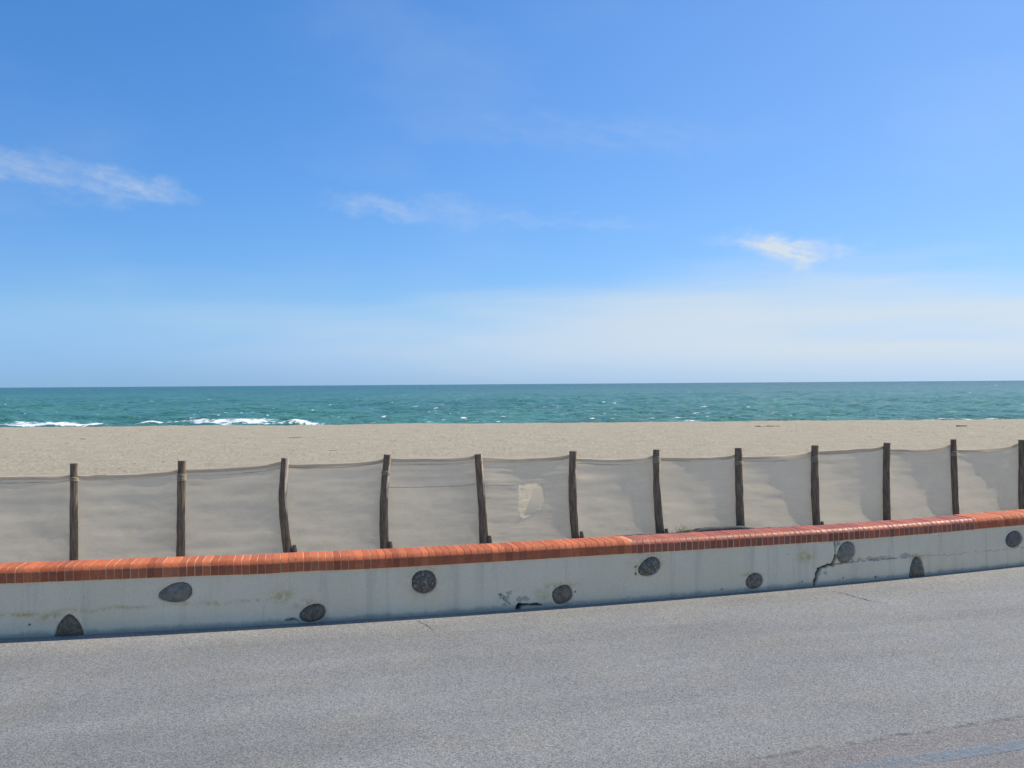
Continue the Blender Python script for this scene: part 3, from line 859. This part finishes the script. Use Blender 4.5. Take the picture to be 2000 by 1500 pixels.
# short pegs knocked in beside some posts
for i in (4, 5, 6, 7, 8, 9, 10):
    p = POSTS[i]; hgt = random.uniform(.10, .15)
    V, Fc = tube([(0, 0, -.1), (.006, 0, hgt * .6), (.0, .004, hgt)], [.030, .028, .020], 8, .1, 60 + i)
    pg = mesh_obj('peg', V, Fc, M_WOOD, fence, smooth=False, attrs={'bare_lit': [0] * len(V)})
    pg.location = Vector((p[0] + .062, p[1] - .03, .02)) - FP

# a dark roll of cloth lying along the foot of the fence
xr = np.linspace(1.0, 3.95, 60)
zr = np.interp(xr, [1.0, 1.14, 1.54, 1.87, 2.0, 2.42, 2.9, 3.12, 3.5, 3.84, 3.95], [.06, .08, .098, .09, .098, .132, .135, .10, .105, .112, .10])
V, Fc = tube([(x, 12.02 + .252 * x - .20 - .02 * math.sin(x * 4), z) for x, z in zip(xr, zr)], list(.026 + .014 * np.interp(xr, [1, 2, 2.5, 3, 3.95], [0, .3, 1, .6, 0]) + .004 * fbm(xr * 5, xr * 0, 2, 4)), 9, .12, 5)
tag(mesh_obj('cloth_roll', V, Fc, M_ROLL, smooth=True), 'dark grey roll of cloth lying at the foot of the fence', 'cloth')

# ------------------------------------------------------------------ small things on the sand
M_GRASS = plain('dry_grass', (.36, .35, .14), .8, .35, 60); M_WEED = plain('dry_seaweed', (.075, .055, .038), .9, .4, 12); M_DRIFT = plain('driftwood', (.27, .21, .14), .9, .3, 12)
def grass_tuft(x, y, z, n, label, seed):
    rs = random.Random(seed); V = []; Fc = []
    for k in range(n):
        a = rs.uniform(0, 6.28); ln = rs.uniform(.10, .24); bend = rs.uniform(.2, .9); wd = rs.uniform(.003, .006)
        ox, oy = rs.gauss(0, .085), rs.gauss(0, .02); base = len(V)
        for j in range(4):
            t = j / 3; rr_ = bend * ln * t * t; ww = wd * (1 - t * .9)
            c_ = (ox + rr_ * math.cos(a), oy + rr_ * math.sin(a), ln * t * (1 - .25 * bend * t))
            V += [(c_[0] - ww * math.sin(a + 1), c_[1] + ww * math.cos(a + 1), c_[2]), (c_[0] + ww * math.sin(a + 1), c_[1] - ww * math.cos(a + 1), c_[2])]
        for j in range(3): b_ = base + 2 * j; Fc.append((b_, b_ + 1, b_ + 3, b_ + 2))
    o = mesh_obj('grass_tuft', V, Fc, M_GRASS); o.location = (x, y, z)
    return tag(o, label, 'grass')


grass_tuft(2.12, 12.24, .075, 60, 'small dry green grass tuft sprouting between wall and fence', 4)


def clump(name, x, y, length, wid, ht, n, mat, label, cat, seed):
    rs = np.random.default_rng(seed); V = []; Fc = []
    for k in range(n):
        t = rs.uniform(-.5, .5); cx = t * length; cy = rs.normal(0, wid); r = rs.uniform(.4, 1.0) * ht
        base = len(V); m_ = 7
        for (zz, sc_) in ((-.3, 1.0), (.3, .9), (.8, .45)):
            for j in range(m_):
                th = 2 * math.pi * j / m_; q = r * sc_ * rs.uniform(.7, 1.4)
                V.append((cx + 1.7 * q * math.cos(th), cy + q * math.sin(th), r * zz))
        for q in range(2):
            for j in range(m_): Fc.append((base + q * m_ + j, base + q * m_ + (j + 1) % m_, base + (q + 1) * m_ + (j + 1) % m_, base + (q + 1) * m_ + j))
        Fc.append(tuple(base + 2 * m_ + j for j in range(m_)))
    o = mesh_obj(name, V, Fc, mat); o.location = (x, y, float(sand_h(np.array([x]), np.array([y]))[0]))
    return tag(o, label, cat)


clump('seaweed_heap', 11.33, 43.8, 1.05, .07, .055, 15, M_WEED, 'line of dark seaweed heaps near the water at right', 'seaweed', 1)
clump('seaweed_heap', -16.3, 37.4, .28, .06, .03, 6, M_WEED, 'small brown seaweed scrap on the far sand at left', 'seaweed', 2)
def twig(x, y, length, r, turn, mat, label, seed):
    rs = np.random.default_rng(seed); pts = []; n = 9
    for k in range(n):
        t = k / (n - 1) - .5; px_, py_ = x + t * length * math.cos(turn), y + t * length * math.sin(turn) + rs.normal(0, .02 * length)
        pts.append((px_ - x, py_ - y, float(sand_h(np.array([px_]), np.array([py_]))[0]) + r * .6 + (.02 * length if k == n - 1 else 0)))
    V, Fc = tube(pts, [r * (1.1 - .7 * k / n) for k in range(n)], 6, .15, seed)
    o = mesh_obj('driftwood_twig', V, Fc, mat, smooth=True); o.location = (x, y, 0)
    return tag(o, label, 'driftwood')


twig(-5.36, 29.4, .26, .008, .3, M_DRIFT, 'thin brown twig lying on the sand beyond the third post', 3)
twig(-8.1, 36.7, .5, .011, -.1, M_DRIFT, 'thin pale driftwood stick on the far sand left of centre', 5)
twig(19.2, 42.0, .5, .03, .2, M_WEED, 'small dark stick on the far sand at the right edge', 6)

# uncountable bits of shell, twig and gravel over the beach
V = []; Fc = []; rs = np.random.default_rng(5)
uu = rs.uniform(-.75, .75, 1500); zz = np.exp(rs.uniform(np.log(14), np.log(47), 1500)); xx = uu * zz; hz = sand_h(xx, zz)
for x, y, h in zip(xx, zz, hz):
    r = rs.uniform(.006, .014) * (1 + y / 60); b_ = len(V); a = rs.uniform(0, 6.28)
    for j in range(3): V.append((x + r * 1.6 * math.cos(a + 2.1 * j), y + r * math.sin(a + 2.1 * j), h - .003))
    V.append((x + rs.normal(0, r * .3), y, h + r * rs.uniform(.5, .9)))
    Fc += [(b_, b_ + 1, b_ + 3), (b_ + 1, b_ + 2, b_ + 3), (b_ + 2, b_, b_ + 3)]
tag(mesh_obj('beach_litter', V, Fc, plain('litter', (.30, .25, .18), .9, .5, 3)), 'scattered twigs shells and gravel on the sand', 'litter', kind='stuff')
print('bricks', n_b)
